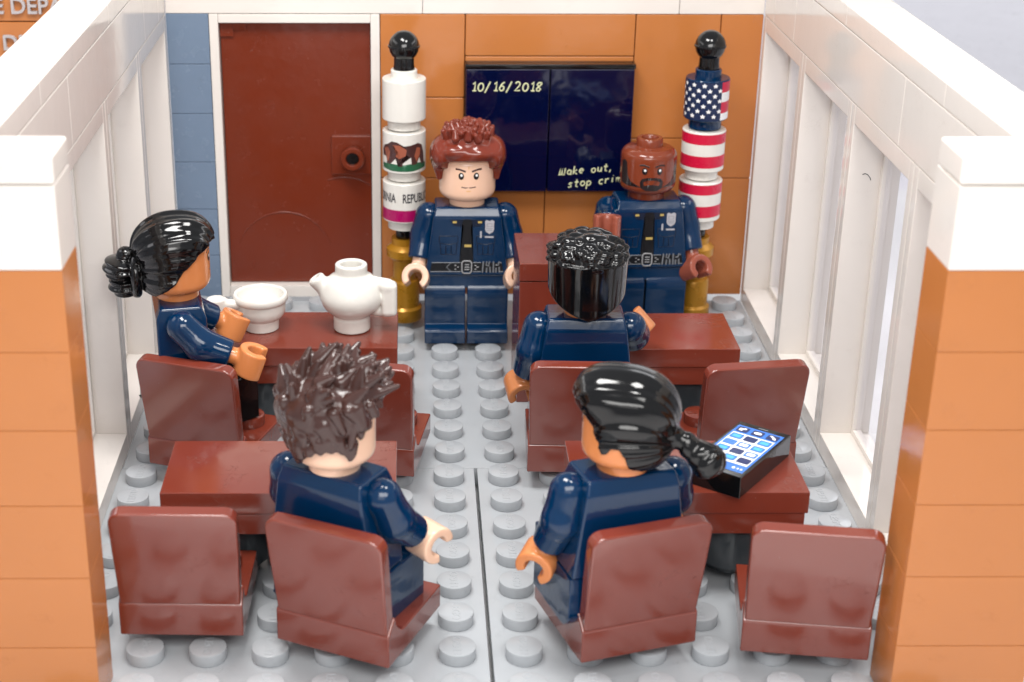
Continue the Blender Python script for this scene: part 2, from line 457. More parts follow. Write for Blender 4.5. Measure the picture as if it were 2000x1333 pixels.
# door frame + door
bm = bmesh.new()
bx(bm, -5.995, -5.78, -0.02, 0.5, 0.1, 7.19, 0.02); bx(bm, -2.22, -2.005, -0.02, 0.5, 0.1, 7.19, 0.02)
bx(bm, -5.78, -2.22, -0.018, 0.5, 6.98, 7.188, 0.02); bx(bm, -5.78, -2.22, -0.018, 0.5, 0.1, 0.4, 0.02)
obj("door_frame", bm, M['white'], root, wn=True)
bm = bmesh.new()
bx(bm, -5.77, -2.23, 0.22, 0.42, 0.41, 6.97, 0.03)
bx(bm, -5.77, -5.45, 0.16, 0.3, 6.62, 6.96, 0.01); bx(bm, -5.45, -5.15, 0.165, 0.3, 6.78, 6.95, 0.01)
bx(bm, -3.2, -2.235, 0.12, 0.3, 3.25, 4.22, 0.03)
door = obj("door", bm, M['door'], root, wn=True)
bm = stroke_bm([arc(-4.4, 1.05, 1.2, 20, 160, 40), arc(-2.9, 2.0, 1.15, 50, 110, 16)], 0.022)
print_obj("moulding_ring", bm, lambda u, z, d: (u, 0.215 - d, z), M['door'], door)
bm = bmesh.new()
prof = [(0.13, 0), (0.2, 0), (0.27, -.03), (0.29, -.08), (0.29, -.3), (0.26, -.34), (0.18, -.34), (0.155, -.31), (0.15, -.05), (0, -.05)]
lathe(bm, [(r, -z) for r, z in prof], 40)
bmesh.ops.transform(bm, matrix=Matrix.Translation((-2.68, 0.12, 3.72)) @ Matrix.Rotation(PI / 2, 4, 'X'), verts=bm.verts)
kn = obj("door_knob", bm, M['door'], door)
bm = bmesh.new(); cyl(bm, 0.148, -0.10, -0.09, -2.68, 3.72, axis='Y', bev=0, n=24); obj("keyhole", bm, M['black'], door)

# --- front pillars
def pillar(sx, label):
    root = empty("brick_pillar", (7 * sx, -13, 0), 0, label, "pillar", "caramel brick pillars with white caps")
    bm = bmesh.new()
    for k in range(6):
        bx(bm, -1.02 if sx > 0 else -1.0, 1.0 if sx > 0 else 1.02, -0.5, 0.5, 1.2 * k + 0.002, 1.2 * k + 1.198, 0.012)
    obj("brick_courses", bm, M['nougat'], root, wn=True)
    bm = bmesh.new(); bx(bm, -1.02 if sx > 0 else -1.0, 1.0 if sx > 0 else 1.02, -0.5, 0.5, 7.203, 8.395, 0.02)
    obj("capital", bm, M['white'], root, wn=True)
    bm = bmesh.new(); bx(bm, -1.02 if sx > 0 else -1.0, 1.0 if sx > 0 else 1.02, -0.5, 0.498, 8.405, 8.8, 0.045, 3)
    obj("cap_tile", bm, M['white'], root, wn=True)
pillar(-1, "caramel brick pillar with white cap filling the left foreground")
pillar(1, "caramel brick pillar with white cap filling the right foreground")

# --- lettered wall seen behind the left window wall
root = empty("lettered_wall", (-11, 3.5, 0), 0, "caramel facade with raised grey lettering, behind the top of the left window wall", "wall")
bm = bmesh.new()
for z0, z1 in ((7.0, 9.6), (4.4, 7.0), (0, 4.4)): bx(bm, -6, 2.9, 0, 1, z0 + .01, z1 - .01, 0.03)
obj("wall_panel", bm, M['nougat'], root, wn=True)
bm = text_bm("E DEPA", 0.52, 0.05, 'LEFT', bold=0.006, sx=0.98); print_obj("lettering", bm, lambda u, z, d: (u + 0.02, -0.05 - d, z + 7.36), I['steel'], root)
bm = text_bm("DI", 0.5, 0.05, 'LEFT', bold=0.006); print_obj("lettering", bm, lambda u, z, d: (u + 0.16, -0.05 - d, z + 6.5), I['steel'], root)

# ================================================================== CHALKBOARD
root = empty("chalkboard", (2, 3.49, 3.0), 0, "dark blue two-panel wall board with chalk date and note, on the back wall", "board")
bm = bmesh.new(); bx(bm, -2.0, 2.0, -0.2, 0.0, 0.0, 3.1, 0.01); bx(bm, -2.0, 2.0, -0.42, -0.2, 3.0, 3.1, 0.01)
obj("backing", bm, M['black'], root)
pans = []
for a, b in ((-1.98, -0.012), (0.012, 1.98)):
    bm = bmesh.new(); bx(bm, a, b, -0.42, -0.2, 0.0, 2.99, 0.025)
    pans.append(obj("board_panel", bm, M['board'], root, wn=True))
def ell_pts(cx, cz, rx, rz, a0, a1, n=10): return [(cx + rx * math.cos(R_(a0 + (a1 - a0) * i / n)), cz + rz * math.sin(R_(a0 + (a1 - a0) * i / n))) for i in range(n + 1)]
GL = {
 '1': [[(.2, .75), (.45, 1), (.45, 0)], [(.2, 0), (.7, 0)]],
 '0': [ell_pts(.45, .45, .35, .45, 90, 450, 14)],
 '/': [[(0.05, -.15), (.6, 1.1)]],
 '6': [[(.7, 1), (.35, .75), (.15, .35)] + ell_pts(.42, .28, .28, .28, 170, 500, 12)],
 '2': [ell_pts(.4, .72, .3, .28, 160, -40, 8) + [(.1, 0), (.8, .02)]],
 '8': [[(.7, .95), (.3, .95), (.15, .75), (.65, .25), (.5, 0), (.2, .05), (.15, .3), (.72, .8), (.7, .95)]],
 'M': [[(.05, 0), (.12, 1), (.12, .1), (.4, .1), (.45, .95), (.5, .1), (.85, .1), (.9, 1)]],
 'a': [ell_pts(.4, .3, .28, .3, 60, 400, 10), [(.68, .6), (.68, 0), (.8, 0)]],
 'k': [[(.1, 0), (.15, 1.1)], [(.6, .6), (.15, .3), (.7, 0)]],
 'e': [[(.1, .3), (.65, .35)] + ell_pts(.38, .32, .28, .3, 10, 310, 10)],
 'o': [ell_pts(.38, .3, .3, .3, 80, 440, 12)], 'u': [[(.1, .6), (.12, .1), (.35, 0), (.6, .1), (.65, .6)], [(.65, .6), (.68, 0)]],
 't': [[(.35, 1.0), (.3, .1), (.5, 0), (.6, .1)], [(.05, .62), (.65, .65)]], ',': [[(.2, .1), (.1, -.25)]],
 's': [[(.6, .55), (.3, .6), (.15, .45), (.5, .25), (.5, .05), (.1, 0)]], 'p': [[(.1, .6), (.12, -.45)], ell_pts(.38, .3, .27, .28, 140, -160, 10)],
 'c': [ell_pts(.4, .3, .3, .3, 50, 310, 10)], 'r': [[(.1, .6), (.12, 0)], [(.12, .4), (.35, .6), (.55, .55)]],
 'i': [[(.2, .6), (.22, 0)], [(.22, .85), (.24, .9)]], 'm': [[(.1, .6), (.1, 0), (.12, .45), (.3, .6), (.4, .45), (.4, 0), (.42, .45), (.6, .6), (.72, .45), (.72, 0)]], ' ': []}
def scrawl(txt, x, z, h, adv, slope=0.0):
    out = []
    for ch in txt:
        j = random.uniform(-.01, .01)
        for pl in GL[ch]: out.append([(x + p[0] * h * .85 + p[1] * h * .12, z + p[1] * h + j) for p in pl])
        w = adv * (0.75 if ch in 'i1,' else 1.25 if ch in 'mM' else 1)
        x += w; z += w * slope
    return out
bmap = lambda u, z, d: (u, -0.425 - d, z)
print_obj("writing", stroke_bm(scrawl("10/16/2018", -1.86, 2.47, 0.21, 0.183), 0.02), bmap, I['chalk'], pans[0])
print_obj("writing", stroke_bm(scrawl("Make out,", 0.28, 0.40, 0.18, 0.146, 0.11), 0.018), bmap, I['chalk'], pans[1])
print_obj("writing", stroke_bm(scrawl("stop crime", 0.50, 0.10, 0.19, 0.148, 0.13), 0.018), bmap, I['chalk'], pans[1])

# ================================================================== FLAG POLES
def flag_pole(x, y, kind, label):
    root = empty("flag_pole", (x, y, 0.2), 0, label, "flag pole", "toy flag poles beside the board")
    # gold foot
    bm = bmesh.new()
    lathe(bm, [(0, 0), (.40, 0), (.42, .03), (.42, .3), (.38, .34), (.36, .36), (.36, .95), (.33, 1.0), (.27, 1.02), (.27, 1.5), (.3, 1.52), (.42, 1.62), (.42, 1.8), (.36, 1.86), (.3, 1.9), (.3, 2.05), (0, 2.05)])
    obj("gold_base", bm, M['gold'], root)
    bm = bmesh.new(); cyl(bm, .2, 2.05, 2.25, n=24); obj("joint", bm, M['black'], root)
    zt = 6.02
    drums = []
    for k in range(3):
        z1 = 5.88 - 1.2 * k - 0.0; z0 = z1 - 1.2
        bm = bmesh.new()
        lathe(bm, [(0, z0 + .02), (.3, z0 + .02), (.38, z0 + .04), (.38, z0 + .2), (.40, z0 + .24), (.485, z0 + .26), (.5, z0 + .28), (.5, z1 - .02), (.485, z1), (.3, z1), (.3, z1 + (.18 if k == 0 else .0)), (.28, z1 + (.2 if k == 0 else 0.0)), (0, z1 + (.2 if k == 0 else 0.0))])
        m = M['navy'] if (kind == 'us' and k == 0) else M['bwhite']
        drums.append((obj("drum", bm, m, root), z0, z1))
    bm = bmesh.new()
    lathe(bm, [(0, 6.04), (.24, 6.04), (.25, 6.06), (.23, 6.2), (.23, 6.34), (.28, 6.39), (.325, 6.48), (.345, 6.57), (.365, 6.585), (.365, 6.615), (.347, 6.63), (.33, 6.71), (.29, 6.79), (.23, 6.86), (.15, 6.92), (.07, 6.945), (0, 6.95)])
    obj("ball_finial", bm, M['black'], root)
    def wrap(r): return lambda u, z, d: ((r + d) * math.sin(u / .5), -(r + d) * math.cos(u / .5), z)
    if kind == 'us':
        d, z0, z1 = drums[0]
        zb, ztop = z0 + .3, z1 - .03
        full = PI * .5
        print_obj("canton", poly_bm([rect(-1.0, .27, zb, ztop)]), wrap(.503), I['navy'], d)
        st = []
        row = 0; z = ztop - .07
        while z > zb + .03:
            u = -1.03 + (0.0 if row % 2 else 0.125)
            while u < .24:
                st.append(star(u, z + 0.0, 0.062)); u += 0.25
            z -= 0.118; row += 1
        print_obj("stars", poly_bm(st, 0), wrap(.507), I['white'], d)
        h = (ztop - zb) / 4
        print_obj("stripes", poly_bm([rect(.27, full, zb + h * 3 - 0.02, ztop), rect(.27, full, zb + h * 0.7, zb + h * 1.9)]), wrap(.503), I['red'], d)
        print_obj("stripes", poly_bm([rect(.27, full, zb + h * 1.9, zb + h * 3 - 0.02), rect(.27, full, zb - .01, zb + h * .7)]), wrap(.503), I['white'], d)
        for d, z0, z1 in drums[1:]:
            H = z1 - z0 - .28
            print_obj("stripes", poly_bm([rect(-full, full, z0 + .28 + H * .70, z1 - .04), rect(-full, full, z0 + .28 + H * .10, z0 + .28 + H * .40)]), wrap(.503), I['red'], d)
    else:
        d, z0, z1 = drums[1]
        b = z0 + .32
        print_obj("grass", poly_bm([[(-.62, b + .04), (-.3, b), (.2, b), (.62, b + .05), (.62, b + .16), (.3, b + .2), (0, b + .16), (-.3, b + .17), (-.62, b + .15)]]), wrap(.503), I['green'], d)
        body = [(-.60, b + .34), (-.62, b + .46), (-.54, b + .58), (-.42, b + .62), (-.30, b + .70), (-.16, b + .69), (0.0, b + .60), (.16, b + .62), (.34, b + .66), (.46, b + .60), (.52, b + .42), (.55, b + .16),
                (.44, b + .15), (.38, b + .32), (.30, b + .16), (.18, b + .15), (.16, b + .34), (-.02, b + .36), (-.04, b + .12), (-.14, b + .12), (-.2, b + .30), (-.34, b + .16), (-.46, b + .17), (-.40, b + .34), (-.5, b + .32)]
        print_obj("bear", poly_bm([body]), wrap(.505), I['beard'], d)
        sh = [[(-.52, b + .50), (-.42, b + .57), (-.34, b + .46), (-.38, b + .24), (-.44, b + .22), (-.46, b + .40)], [(-.28, b + .62), (-.1, b + .62), (.06, b + .52), (.04, b + .38), (-.12, b + .30), (-.2, b + .36), (-.14, b + .46)], [(.3, b + .56), (.4, b + .54), (.40, b + .4), (.3, b + .22), (.24, b + .36)]]
        print_obj("bear_patch", poly_bm(sh), wrap(.508), I['bear'], d)
        d, z0, z1 = drums[2]
        print_obj("stripes", poly_bm([rect(-PI / 2, PI / 2, z0 + .3, z0 + .58)]), wrap(.503), I['magenta'], d)
        bm = text_bm("CALIFORNIA", 0.30, 0, 'RIGHT', step=0.05, bold=0.006, sx=0.56)
        print_obj("lettering", bm, lambda u, z, d_: wrap(.505)(u - .20, z + z0 + .86, 0), I['text'], d)
        bm = text_bm("REPUBLIC", 0.30, 0, 'LEFT', step=0.05, bold=0.006, sx=0.56)
        print_obj("lettering", bm, lambda u, z, d_: wrap(.505)(u - .04, z + z0 + .86, 0), I['text'], d)
flag_pole(-1.43, 1.9, 'ca', "white drum flag pole with brown bear, left of the chestnut haired officer")
flag_pole(5.5, 2.0, 'us', "flag pole of red striped drums topped by white stars on navy, right of the board")

# ================================================================== FURNITURE
# chair prototype meshes (origin = rear left bottom corner, facing +y)
bm = bmesh.new()
prof = [(1.975, 0), (0, 0), (0, .56), (0.06, .62), (.24, .8)] + [(p[0], p[1]) for p in arc(.64, .80, .38, 185, 265, 6)] + [(1.975, .42)]
prism(bm, prof, 'X', 0, 1.975, 0.025)
seat_me = mesh_from_bm(bm, "seat", ang=50)
bm = bmesh.new()
W = 1.975
outl = [(0.03, 0), (W - .03, 0), (W + .0, 1.0)] + arc(W + .01 - .2, 1.795 - .2, .2, 0, 90, 6) + arc(.19, 1.795 - .2, .2, 90, 180, 6) + [(0, 1.0)]
prism(bm, outl, 'Y', 0, .25, 0.035, 3)
# lean back 9 degrees
bmesh.ops.transform(bm, matrix=Matrix.Translation((0, 0.003, .57)) @ Matrix.Rotation(R_(9), 4, 'X'), verts=bm.verts)
back_me = mesh_from_bm(bm, "backrest", ang=50)
bm = bmesh.new(); cyl(bm, .3, 0, .2125, n=36, bev=.02)
tb = text_bm("LEGO", 0.2, 0.006, bold=0.002)
for v in tb.verts: v.co = Vector((v.co.x, v.co.z, 0.2125 - v.co.y))
tb.to_mesh(tmp); tb.free(); bm.from_mesh(tmp)
cstud_me = mesh_from_bm(bm, "seat_stud")
bm = bmesh.new(); cyl(bm, .42, 0, .2, n=32, bev=.02); post_me = mesh_from_bm(bm, "pivot")
def make_chair():
    root = empty("toy_chair")
    s = obj("seat", seat_me, M['brown'], root, wn=True)
    for x in (.49, 1.485):
        obj("stud", cstud_me, M['brown'], s, loc=(x, 1.47, .42))
    obj("backrest", back_me, M['brown'], root, wn=True)
    obj("pivot", post_me, M['dgrey'], root, loc=(.99, .99, -.2))
    return root
def copy_tree(o, parent=None):
    c = o.copy(); COL.objects.link(c); c.parent = parent
    for ch in o.children: copy_tree(ch, c)
    return c
chairs = [
 (-5.93, -11.95, -1.5, "empty brown chair at the front left corner, beside the left pillar"),
 (-3.42, -12.08, -25, "brown chair with rear seam shine, under the officer with spiky dark hair"),
 (1.36, -12.78, 17.5, "brown chair under the officer with the black ponytail"),
 (3.9, -12.45, -8, "empty brown chair at the front right corner, beside the right pillar"),
 (-6.36, -6.05, -19, "brown chair under the officer with the black bun, beside the left windows"),
 (-3.17, -6.30, -10, "empty brown chair right behind the spiky haired officer, facing the teapot table"),
 (.95, -6.43, -2.5, "brown chair under the officer with black textured flat-top hair"),
 (4.17, -6.62, 8, "empty brown chair behind the phone table, by the right windows")]
proto = make_chair()
for i, (x, y, a, lab) in enumerate(chairs):
    c = proto if i == 0 else copy_tree(proto)
    c.location = (x, y, .4); c.rotation_euler = (0, 0, R_(a)); c.name = "toy_chair" if i == 0 else "toy_chair.%03d" % i
    tag(c, lab, "chair", "brown toy chairs in two rows")

bm = bmesh.new(); bx(bm, -1.97, 1.97, -.97, .97, 1.6, 2.0, .018); top_me = mesh_from_bm(bm, "table_top")
bm = bmesh.new(); bx(bm, -1.93, 1.93, -.93, .93, 1.19, 1.585, .018); apron_me = mesh_from_bm(bm, "apron")
bm = bmesh.new(); lathe(bm, [(0, 0), (.6, 0), (.6, .12), (.76, .16), (.78, .2), (.78, .98), (.76, 1.0), (0, 1.0)]); leg_me = mesh_from_bm(bm, "leg")
def make_table():
    root = empty("toy_table")
    obj("table_top", top_me, M['brown'], root, wn=True); obj("apron", apron_me, M['brown'], root, wn=True)
    for x in (-.96, .96): obj("leg", leg_me, M['dgrey'], root, loc=(x, 0, .2))
    return root
tables = [(-3.5, -9.22, "bare brown table at front left, beside the spiky haired officer"), (3.42, -9.22, "brown table at front right that carries the blue screened phone"),
          (-3.52, -3.15, "brown table at back left that carries the white teapot and cup"), (3.41, -3.22, "bare brown table at back right, in front of the bald bearded officer")]
tp = make_table()
for i, (x, y, lab) in enumerate(tables):
    c = tp if i == 0 else copy_tree(tp)
    c.location = (x, y, 0); c.name = "toy_table" if i == 0 else "toy_table.%03d" % i
    tag(c, lab, "table", "brown tables in two rows")

root = empty("lectern", (2.0, -1.5, 0), 0, "tall brown block lectern between the two standing officers", "lectern")
bm = bmesh.new(); bx(bm, -1.01, .97, -.98, .98, 2.81, 3.2, .02); obj("top", bm, M['brown'], root, wn=True)
bm = bmesh.new(); bx(bm, -1.0, .96, -.965, .965, 1.61, 2.79, .02); bx(bm, -1.0, .96, -.965, .965, .4, 1.6, .02); bx(bm, -1.0, .96, -.965, .965, .0, .395, .02); obj("body", bm, M['brown'], root, wn=True)

# ================================================================== TABLEWARE + PHONE
root = empty("teapot", (-2.5, -3.1, 2.0), 0, "white toy teapot with open top on the back left table", "teapot")
def tp_sdf(P):
    x, y, z = P; r = np.sqrt(x * x + y * y)
    b = smin(ell(P, (0, 0, .74), (.645, .645, .48)), ell(P, (0, 0, 1.0), (.47, .47, .26)), .2)
    foot = np.maximum(np.abs(z - .15) - .15, r - .38) ; foot = smax(np.abs(z - .15) - .15, r - .38, .04)
    b = smin(b, foot, .08)
    nk = smax(np.abs(z - 1.25) - .2, r - .33, .04)
    b = smin(b, nk, .05)
    hole = smax(np.abs(z - 1.4) - .5, r - .21, .03)
    sp = cap(P, (-.42, 0, .72), (-.70, 0, 1.08), .14, .18)
    sp = smax(sp, (z - 1.17) * .8 - (x + .7) * .55, .03)
    b = smin(b, sp, .1)
    top = cap(P, (.3, -.02, 1.08), (.74, -.12, 1.0), .12, .15)
    h = smin(top, box3(P, (.78, -.12, .72), (.16, .15, .36), .09), .05)
    h = smin(h, cap(P, (.74, -.12, .42), (.5, -.05, .42), .1, .1), .06)
    b = smin(b, h, .05)
    b = smax(b, -hole, .03)
    b = smax(b, -cap(P, (-.82, 0, 1.25), (-.66, 0, 1.0), .10, .08), .02)
    return smax(b, -z, .02)
obj("pot", sdf_mesh("pot", tp_sdf, (-1.1, -.75, -.05), (1.1, .75, 1.55), .025), M['bwhite'], root)

root = empty("cup", (-4.38, -3.05, 2.0), 0, "white toy cup with flared rim on the back left table, beside the teapot", "cup")
bm = bmesh.new()
lathe(bm, [(0, 0), (.33, 0), (.35, .02), (.36, .22), (.36, .26), (.42, .31), (.48, .40), (.50, .52), (.50, .68), (.53, .71), (.55, .75), (.55, .85), (.53, .88), (.48, .88), (.46, .86), (.44, .7), (.36, .5), (.25, .42), (0, .4)])
bowl_ = obj("bowl", bm, M['bwhite'], root); bowl_.scale = (1.03, 1.03, .88)
def hd(P):
    a = cap(P, (-.4, -.2, .6), (-.78, -.25, .62), .1, .12)
    return smin(a, smax(np.sqrt((P[0] + .88) ** 2 + (P[1] + .25) ** 2) - .2, np.abs(P[2] - .5) - .26, .03), .05)
obj("handle", sdf_mesh("handle", hd, (-1.2, -.6, 0), (-.2, .2, 1.0), .025), M['bwhite'], root)

root = empty("smartphone", (4.35, -9.35, 2.0), R_(-37), "black toy phone with blue and white app screen on the front right table", "phone")
bm = bmesh.new(); bx(bm, -.485, .485, -.98, .98, 0.0, .4, .02); bx(bm, -.45, .45, -.94, .94, -.0, .02, 0)
body = obj("body", bm, M['black'], root, wn=True)
tm = lambda h: (lambda u, z, d: (u, z, .4 + h))
scr = print_obj("screen", poly_bm([rect(-.43, .43, -.84, .82)], 0), tm(.003), I['blue'], root)
print_obj("icon_field", poly_bm([rect(-.39, .39, -.58, .52)], 0), tm(.006), I['white'], scr)
ic = {'sky': [], 'iconb': [], 'icond': [], 'in': []}
def rr(cx, cz, w, h, r=.03):
    p = []
    for (sx_, sz, a) in ((1, -1, -90), (1, 1, 0), (-1, 1, 90), (-1, -1, 180)):
        p += arc(cx + sx_ * (w - r), cz + sz * (h - r), r, a, a + 90, 3)
    return p
pat = [['iconb', 'icond', 'iconb'], ['iconb', 'iconb', 'iconb'], ['iconb', 'icond', 'iconb'], ['iconb', 'iconb', 'icond']]
glow = [['sky', None, 'sky'], [None, 'in', 'sky'], ['sky', None, 'in'], ['in', 'sky', None]]
for r_ in range(4):
    for c_ in range(3):
        cx, cz = -.28 + .28 * c_, .38 - .265 * r_
        ic[pat[r_][c_]].append(rr(cx * .93, cz, .112, .098))
for k in ('iconb', 'icond'):
    for p_ in ic[k]: print_obj("icon", poly_bm([p_], 0), tm(.009), I[k], scr)
gi = {'sky': [], 'in': []}
for r_ in range(4):
    for c_ in range(3):
        if glow[r_][c_]: gi[glow[r_][c_]].append(rr((-.28 + .28 * c_) * .93, .38 - .265 * r_, .075, .055, .02))
for k, m_ in (('sky', I['sky']), ('in', I['white'])):
    for p_ in gi[k]: print_obj("icon_glyph", poly_bm([p_], 0), tm(.012), m_, scr)
for c_ in range(3): print_obj("icon", poly_bm([rr(-.28 + .28 * c_, .67, .105, .1)], 0), tm(.006), I['icond'], scr)
print_obj("icon_glyphs", poly_bm([rr(-.31, .66, .035, .05, .01), rr(-.25, .7, .025, .03, .01), oval(0, .67, .075, .05), [(.2, .72), (.25, .74), (.34, .66), (.36, .6), (.31, .6), (.27, .66)]], 0), tm(.009), I['white'], scr)
print_obj("icon_glyphs", poly_bm([oval(0.0, -.72, .07, .04), oval(.22, -.72, .03, .04), oval(.3, -.72, .02, .03), oval(.36, -.72, .02, .03)], 0), tm(.006), I['white'], scr)
print_obj("speaker_slot", poly_bm([rr(0, .885, .09, .015, .01), rr(0, -.9, .09, .012, .01)], 0), tm(.003), I['dgrey'], scr)

# ================================================================== FIGURES
# forward = +y. origin at the soles (standing) ; torso bottom at z=1.6, hip axle z=1.1
HIPZ = 1.1; TB = 1.6; TT = 3.25
# torso (trapezoid)
bm = bmesh.new()
def torso_mesh():
    bm = bmesh.new()
    rows = [(0, .955, .47), (1.40, .77, .47), (1.62, .72, .38)]
    V = []
    for z, hx, hy in rows: V.append([bm.verts.new((sx_ * hx, sy_ * hy, z)) for sx_, sy_ in ((-1, -1), (1, -1), (1, 1), (-1, 1))])
    bm.faces.new(list(reversed(V[0]))); bm.faces.new(V[-1])
    for a, b in zip(V, V[1:]):
        for i in range(4): bm.faces.new((a[i], a[(i + 1) % 4], b[(i + 1) % 4], b[i]))
    bmesh.ops.recalc_face_normals(bm, faces=bm.faces[:])
    es = [e for e in bm.edges if e.calc_face_angle(0) > .25]
    bmesh.ops.bevel(bm, geom=es, offset=.045, segments=3, profile=.5, affect='EDGES')
    return mesh_from_bm(bm, "torso", ang=60)
torso_me = torso_mesh()
def leg_bm():
    bm = bmesh.new()
    p = [(-.47, 0), (.70, 0), (.72, .30), (.66, .36), (.46, .40), (.46, .78)] + arc(0, 1.1 - .0, .49, -18, 60, 6) + [(.1, 1.56 - .06), (-.2, 1.5)] + arc(0, 1.1, .48, 110, 165, 5) + [(-.47, .9)]
    prism(bm, p, 'X', -.47, .47, .025)
    bmesh.ops.transform(bm, matrix=Matrix.Translation((0, 0, -HIPZ)), verts=bm.verts)
    return bm
leg_me = mesh_from_bm(leg_bm(), "leg", ang=40)
bm = bmesh.new(); bx(bm, -.965, .965, -.42, .42, 1.28, 1.592, .03)
cylm = bmesh.new()
hips_me = mesh_from_bm(bm, "hips")
# head by lathe
bm = bmesh.new()
hp = [(0, 0), (.4, 0), (.4, .14)] + [(.437 + .2 * math.sin(t), .36 - .2 * math.cos(t)) for t in np.linspace(.15, PI / 2, 8)] + [(.637, .5), (.637, .7), (.637, .92)] + [(.437 + .2 * math.cos(t), .98 + .2 * math.sin(t)) for t in np.linspace(0, PI / 2, 9)] + [(.32, 1.185), (.3, 1.2), (.3, 1.36), (.28, 1.385), (.2, 1.385), (.18, 1.36), (.17, 1.25), (0, 1.25)]
lathe(bm, hp, 64)
head_me = mesh_from_bm(bm, "head", ang=40)
# arm: right-hand side (x>0), pivot at shoulder
AS = np.array((.12, 0, 0)); AE = np.array((.22, .0, -.46)); AW = np.array((.32, .25, -.94))
fd = (AW - AE) / np.linalg.norm(AW - AE)
def arm_sdf(P):
    a = smin(cap(P, AS, AE, .305, .315), cap(P, AE, AW + fd * .2, .315, .255), .08)
    pl = sum((P[i] - (AW + fd * .03)[i]) * fd[i] for i in range(3))
    a = smax(a, pl, .03)
    return smax(a, -(P[0] + .04), .05)
armR = sdf_mesh("arm", arm_sdf, (-.15, -.5, -1.4), (.9, .8, .45), .025)
armL = armR.copy()
co = np.zeros(len(armL.vertices) * 3, np.float32); armL.vertices.foreach_get("co", co); co[0::3] *= -1; armL.vertices.foreach_set("co", co); armL.flip_normals(); armL.shade_smooth()
# hand: distal = -z, ring axis = y, origin at wrist
def hand_sdf(P):
    x, y, z = P
    peg = smax(np.sqrt(x * x + y * y) - .16, np.abs(z + .03) - .22, .03)
    zc = z + .42; r = np.sqrt(x * x + zc * zc)
    ring = smax(np.abs(r - .235) - .078, np.abs(y) - .26, .04)
    opening = np.abs(np.arctan2(x, -zc)) - .72
    ring = smax(ring, -opening * .24, .04)
    return smin(peg, ring, .06)
hand_me = sdf_mesh("hand", hand_sdf, (-.42, -.35, -.85), (.42, .35, .32), .02)

def uniform(torso, full=True):
    T = 1.62
    def F(h):   # viewer coords (u right) on the front of the torso (+y)
        return lambda u, z, d: (-u, .4705 + h + d, T - z)
    P = lambda name, polys, h, mat: print_obj(name, poly_bm([[(x, z) for x, z in p] for p in polys], 0), F(h), mat, torso)
    S = lambda name, lines, r, h, mat, cyc=False: print_obj(name, stroke_bm(lines, r, .3, cyc), F(h), mat, torso)
    P("tie", [[(-.09, .26), (.09, .26), (.12, .36), (.08, .45), (.15, 1.28), (.08, 1.40), (-.08, 1.40), (-.17, 1.28), (-.08, .45), (-.12, .36)]], .006, I['black'])
    P("collar", [[(-.40, .27), (-.12, .27), (0, .36), (.12, .27), (.40, .27), (.30, .42), (.12, .44), (0, .38), (-.12, .44), (-.30, .42)]], .003, I['shade'])
    P("collar_pin", [rect(-.33, -.24, .30, .35), rect(.24, .33, .30, .35)], .008, I['gold'])
    P("tie_clip", [rect(-.06, .1, .86, .92)], .010, I['gold'])
    badge = [(.40, .30), (.44, .27), (.50, .30), (.56, .27), (.61, .30), (.60, .44), (.61, .50), (.58, .56), (.505, .61), (.43, .56), (.40, .50), (.41, .44)]
    b = P("badge", [badge], .006, I['silver'])
    print_obj("badge_relief", stroke_bm([[(.45, .36), (.56, .36), (.56, .43), (.45, .43), (.45, .36)], [(.43, .48), (.58, .48)], [(.44, .52), (.57, .52)]], .007, .3), F(.006), I['dgrey'], b)
    P("name_bar", [rect(.40, .60, .66, .70), rect(.29, .33, .54, .70)], .004, I['silver'])
    def pocket(c):
        fl = [(c - .21, .66), (c + .21, .66), (c + .21, .82), (c, .87), (c - .21, .82), (c - .21, .66)]
        bd = [(c - .19, .84), (c - .17, 1.10), (c + .17, 1.10), (c + .19, .84)]
        S("pocket", [fl, bd, [(c - .06, .9), (c - .06, 1.09)], [(c + .06, .9), (c + .06, 1.09)]], .012, .0, I['shade'])
    pocket(-.42); pocket(.42)
    bl = P("belt", [[(-.80, 1.30), (.80, 1.30), (.84, 1.52), (-.84, 1.52)]], .003, I['black'])
    S("belt_edge", [[(-.80, 1.30), (-.14, 1.30)], [(.14, 1.30), (.32, 1.30)], [(-.83, 1.52), (-.14, 1.52)], [(.14, 1.52), (.32, 1.52)], [(-.36, 1.30), (-.46, 1.41), (-.36, 1.52)], [(.74, 1.3), (.79, 1.3)], [(.76, 1.52), (.83, 1.52)]], .012, .004, I['dgrey'])
    S("buckle", [[(-.11, 1.30), (-.07, 1.26), (.07, 1.26), (.11, 1.30), (.11, 1.51), (.07, 1.56), (-.07, 1.56), (-.11, 1.51)]], .02, .008, I['grey'], True)
    S("belt_holes", [[(-.05, 1.35), (.06, 1.35)], [(-.05, 1.41), (.06, 1.41)], [(-.05, 1.47), (.06, 1.47)], [(-.28, 1.37), (-.24, 1.37)], [(-.22, 1.41), (-.18, 1.41)], [(-.28, 1.46), (-.24, 1.46)], [(.18, 1.37), (.22, 1.37)], [(.22, 1.41), (.27, 1.41)], [(.18, 1.46), (.22, 1.46)]], .014, .005, I['grey'])
    S("belt_pouches", [[(.38, 1.27), (.36, 1.54)], [(.46, 1.27), (.44, 1.36), (.50, 1.38), (.52, 1.27)], [(.46, 1.42), (.45, 1.54)], [(.53, 1.40), (.54, 1.54)], [(.61, 1.27), (.61, 1.54)], [(.66, 1.36), (.72, 1.36), (.74, 1.27)], [(.67, 1.42), (.67, 1.54)], [(.74, 1.40), (.75, 1.54)]], .019, .006, I['dgrey'])

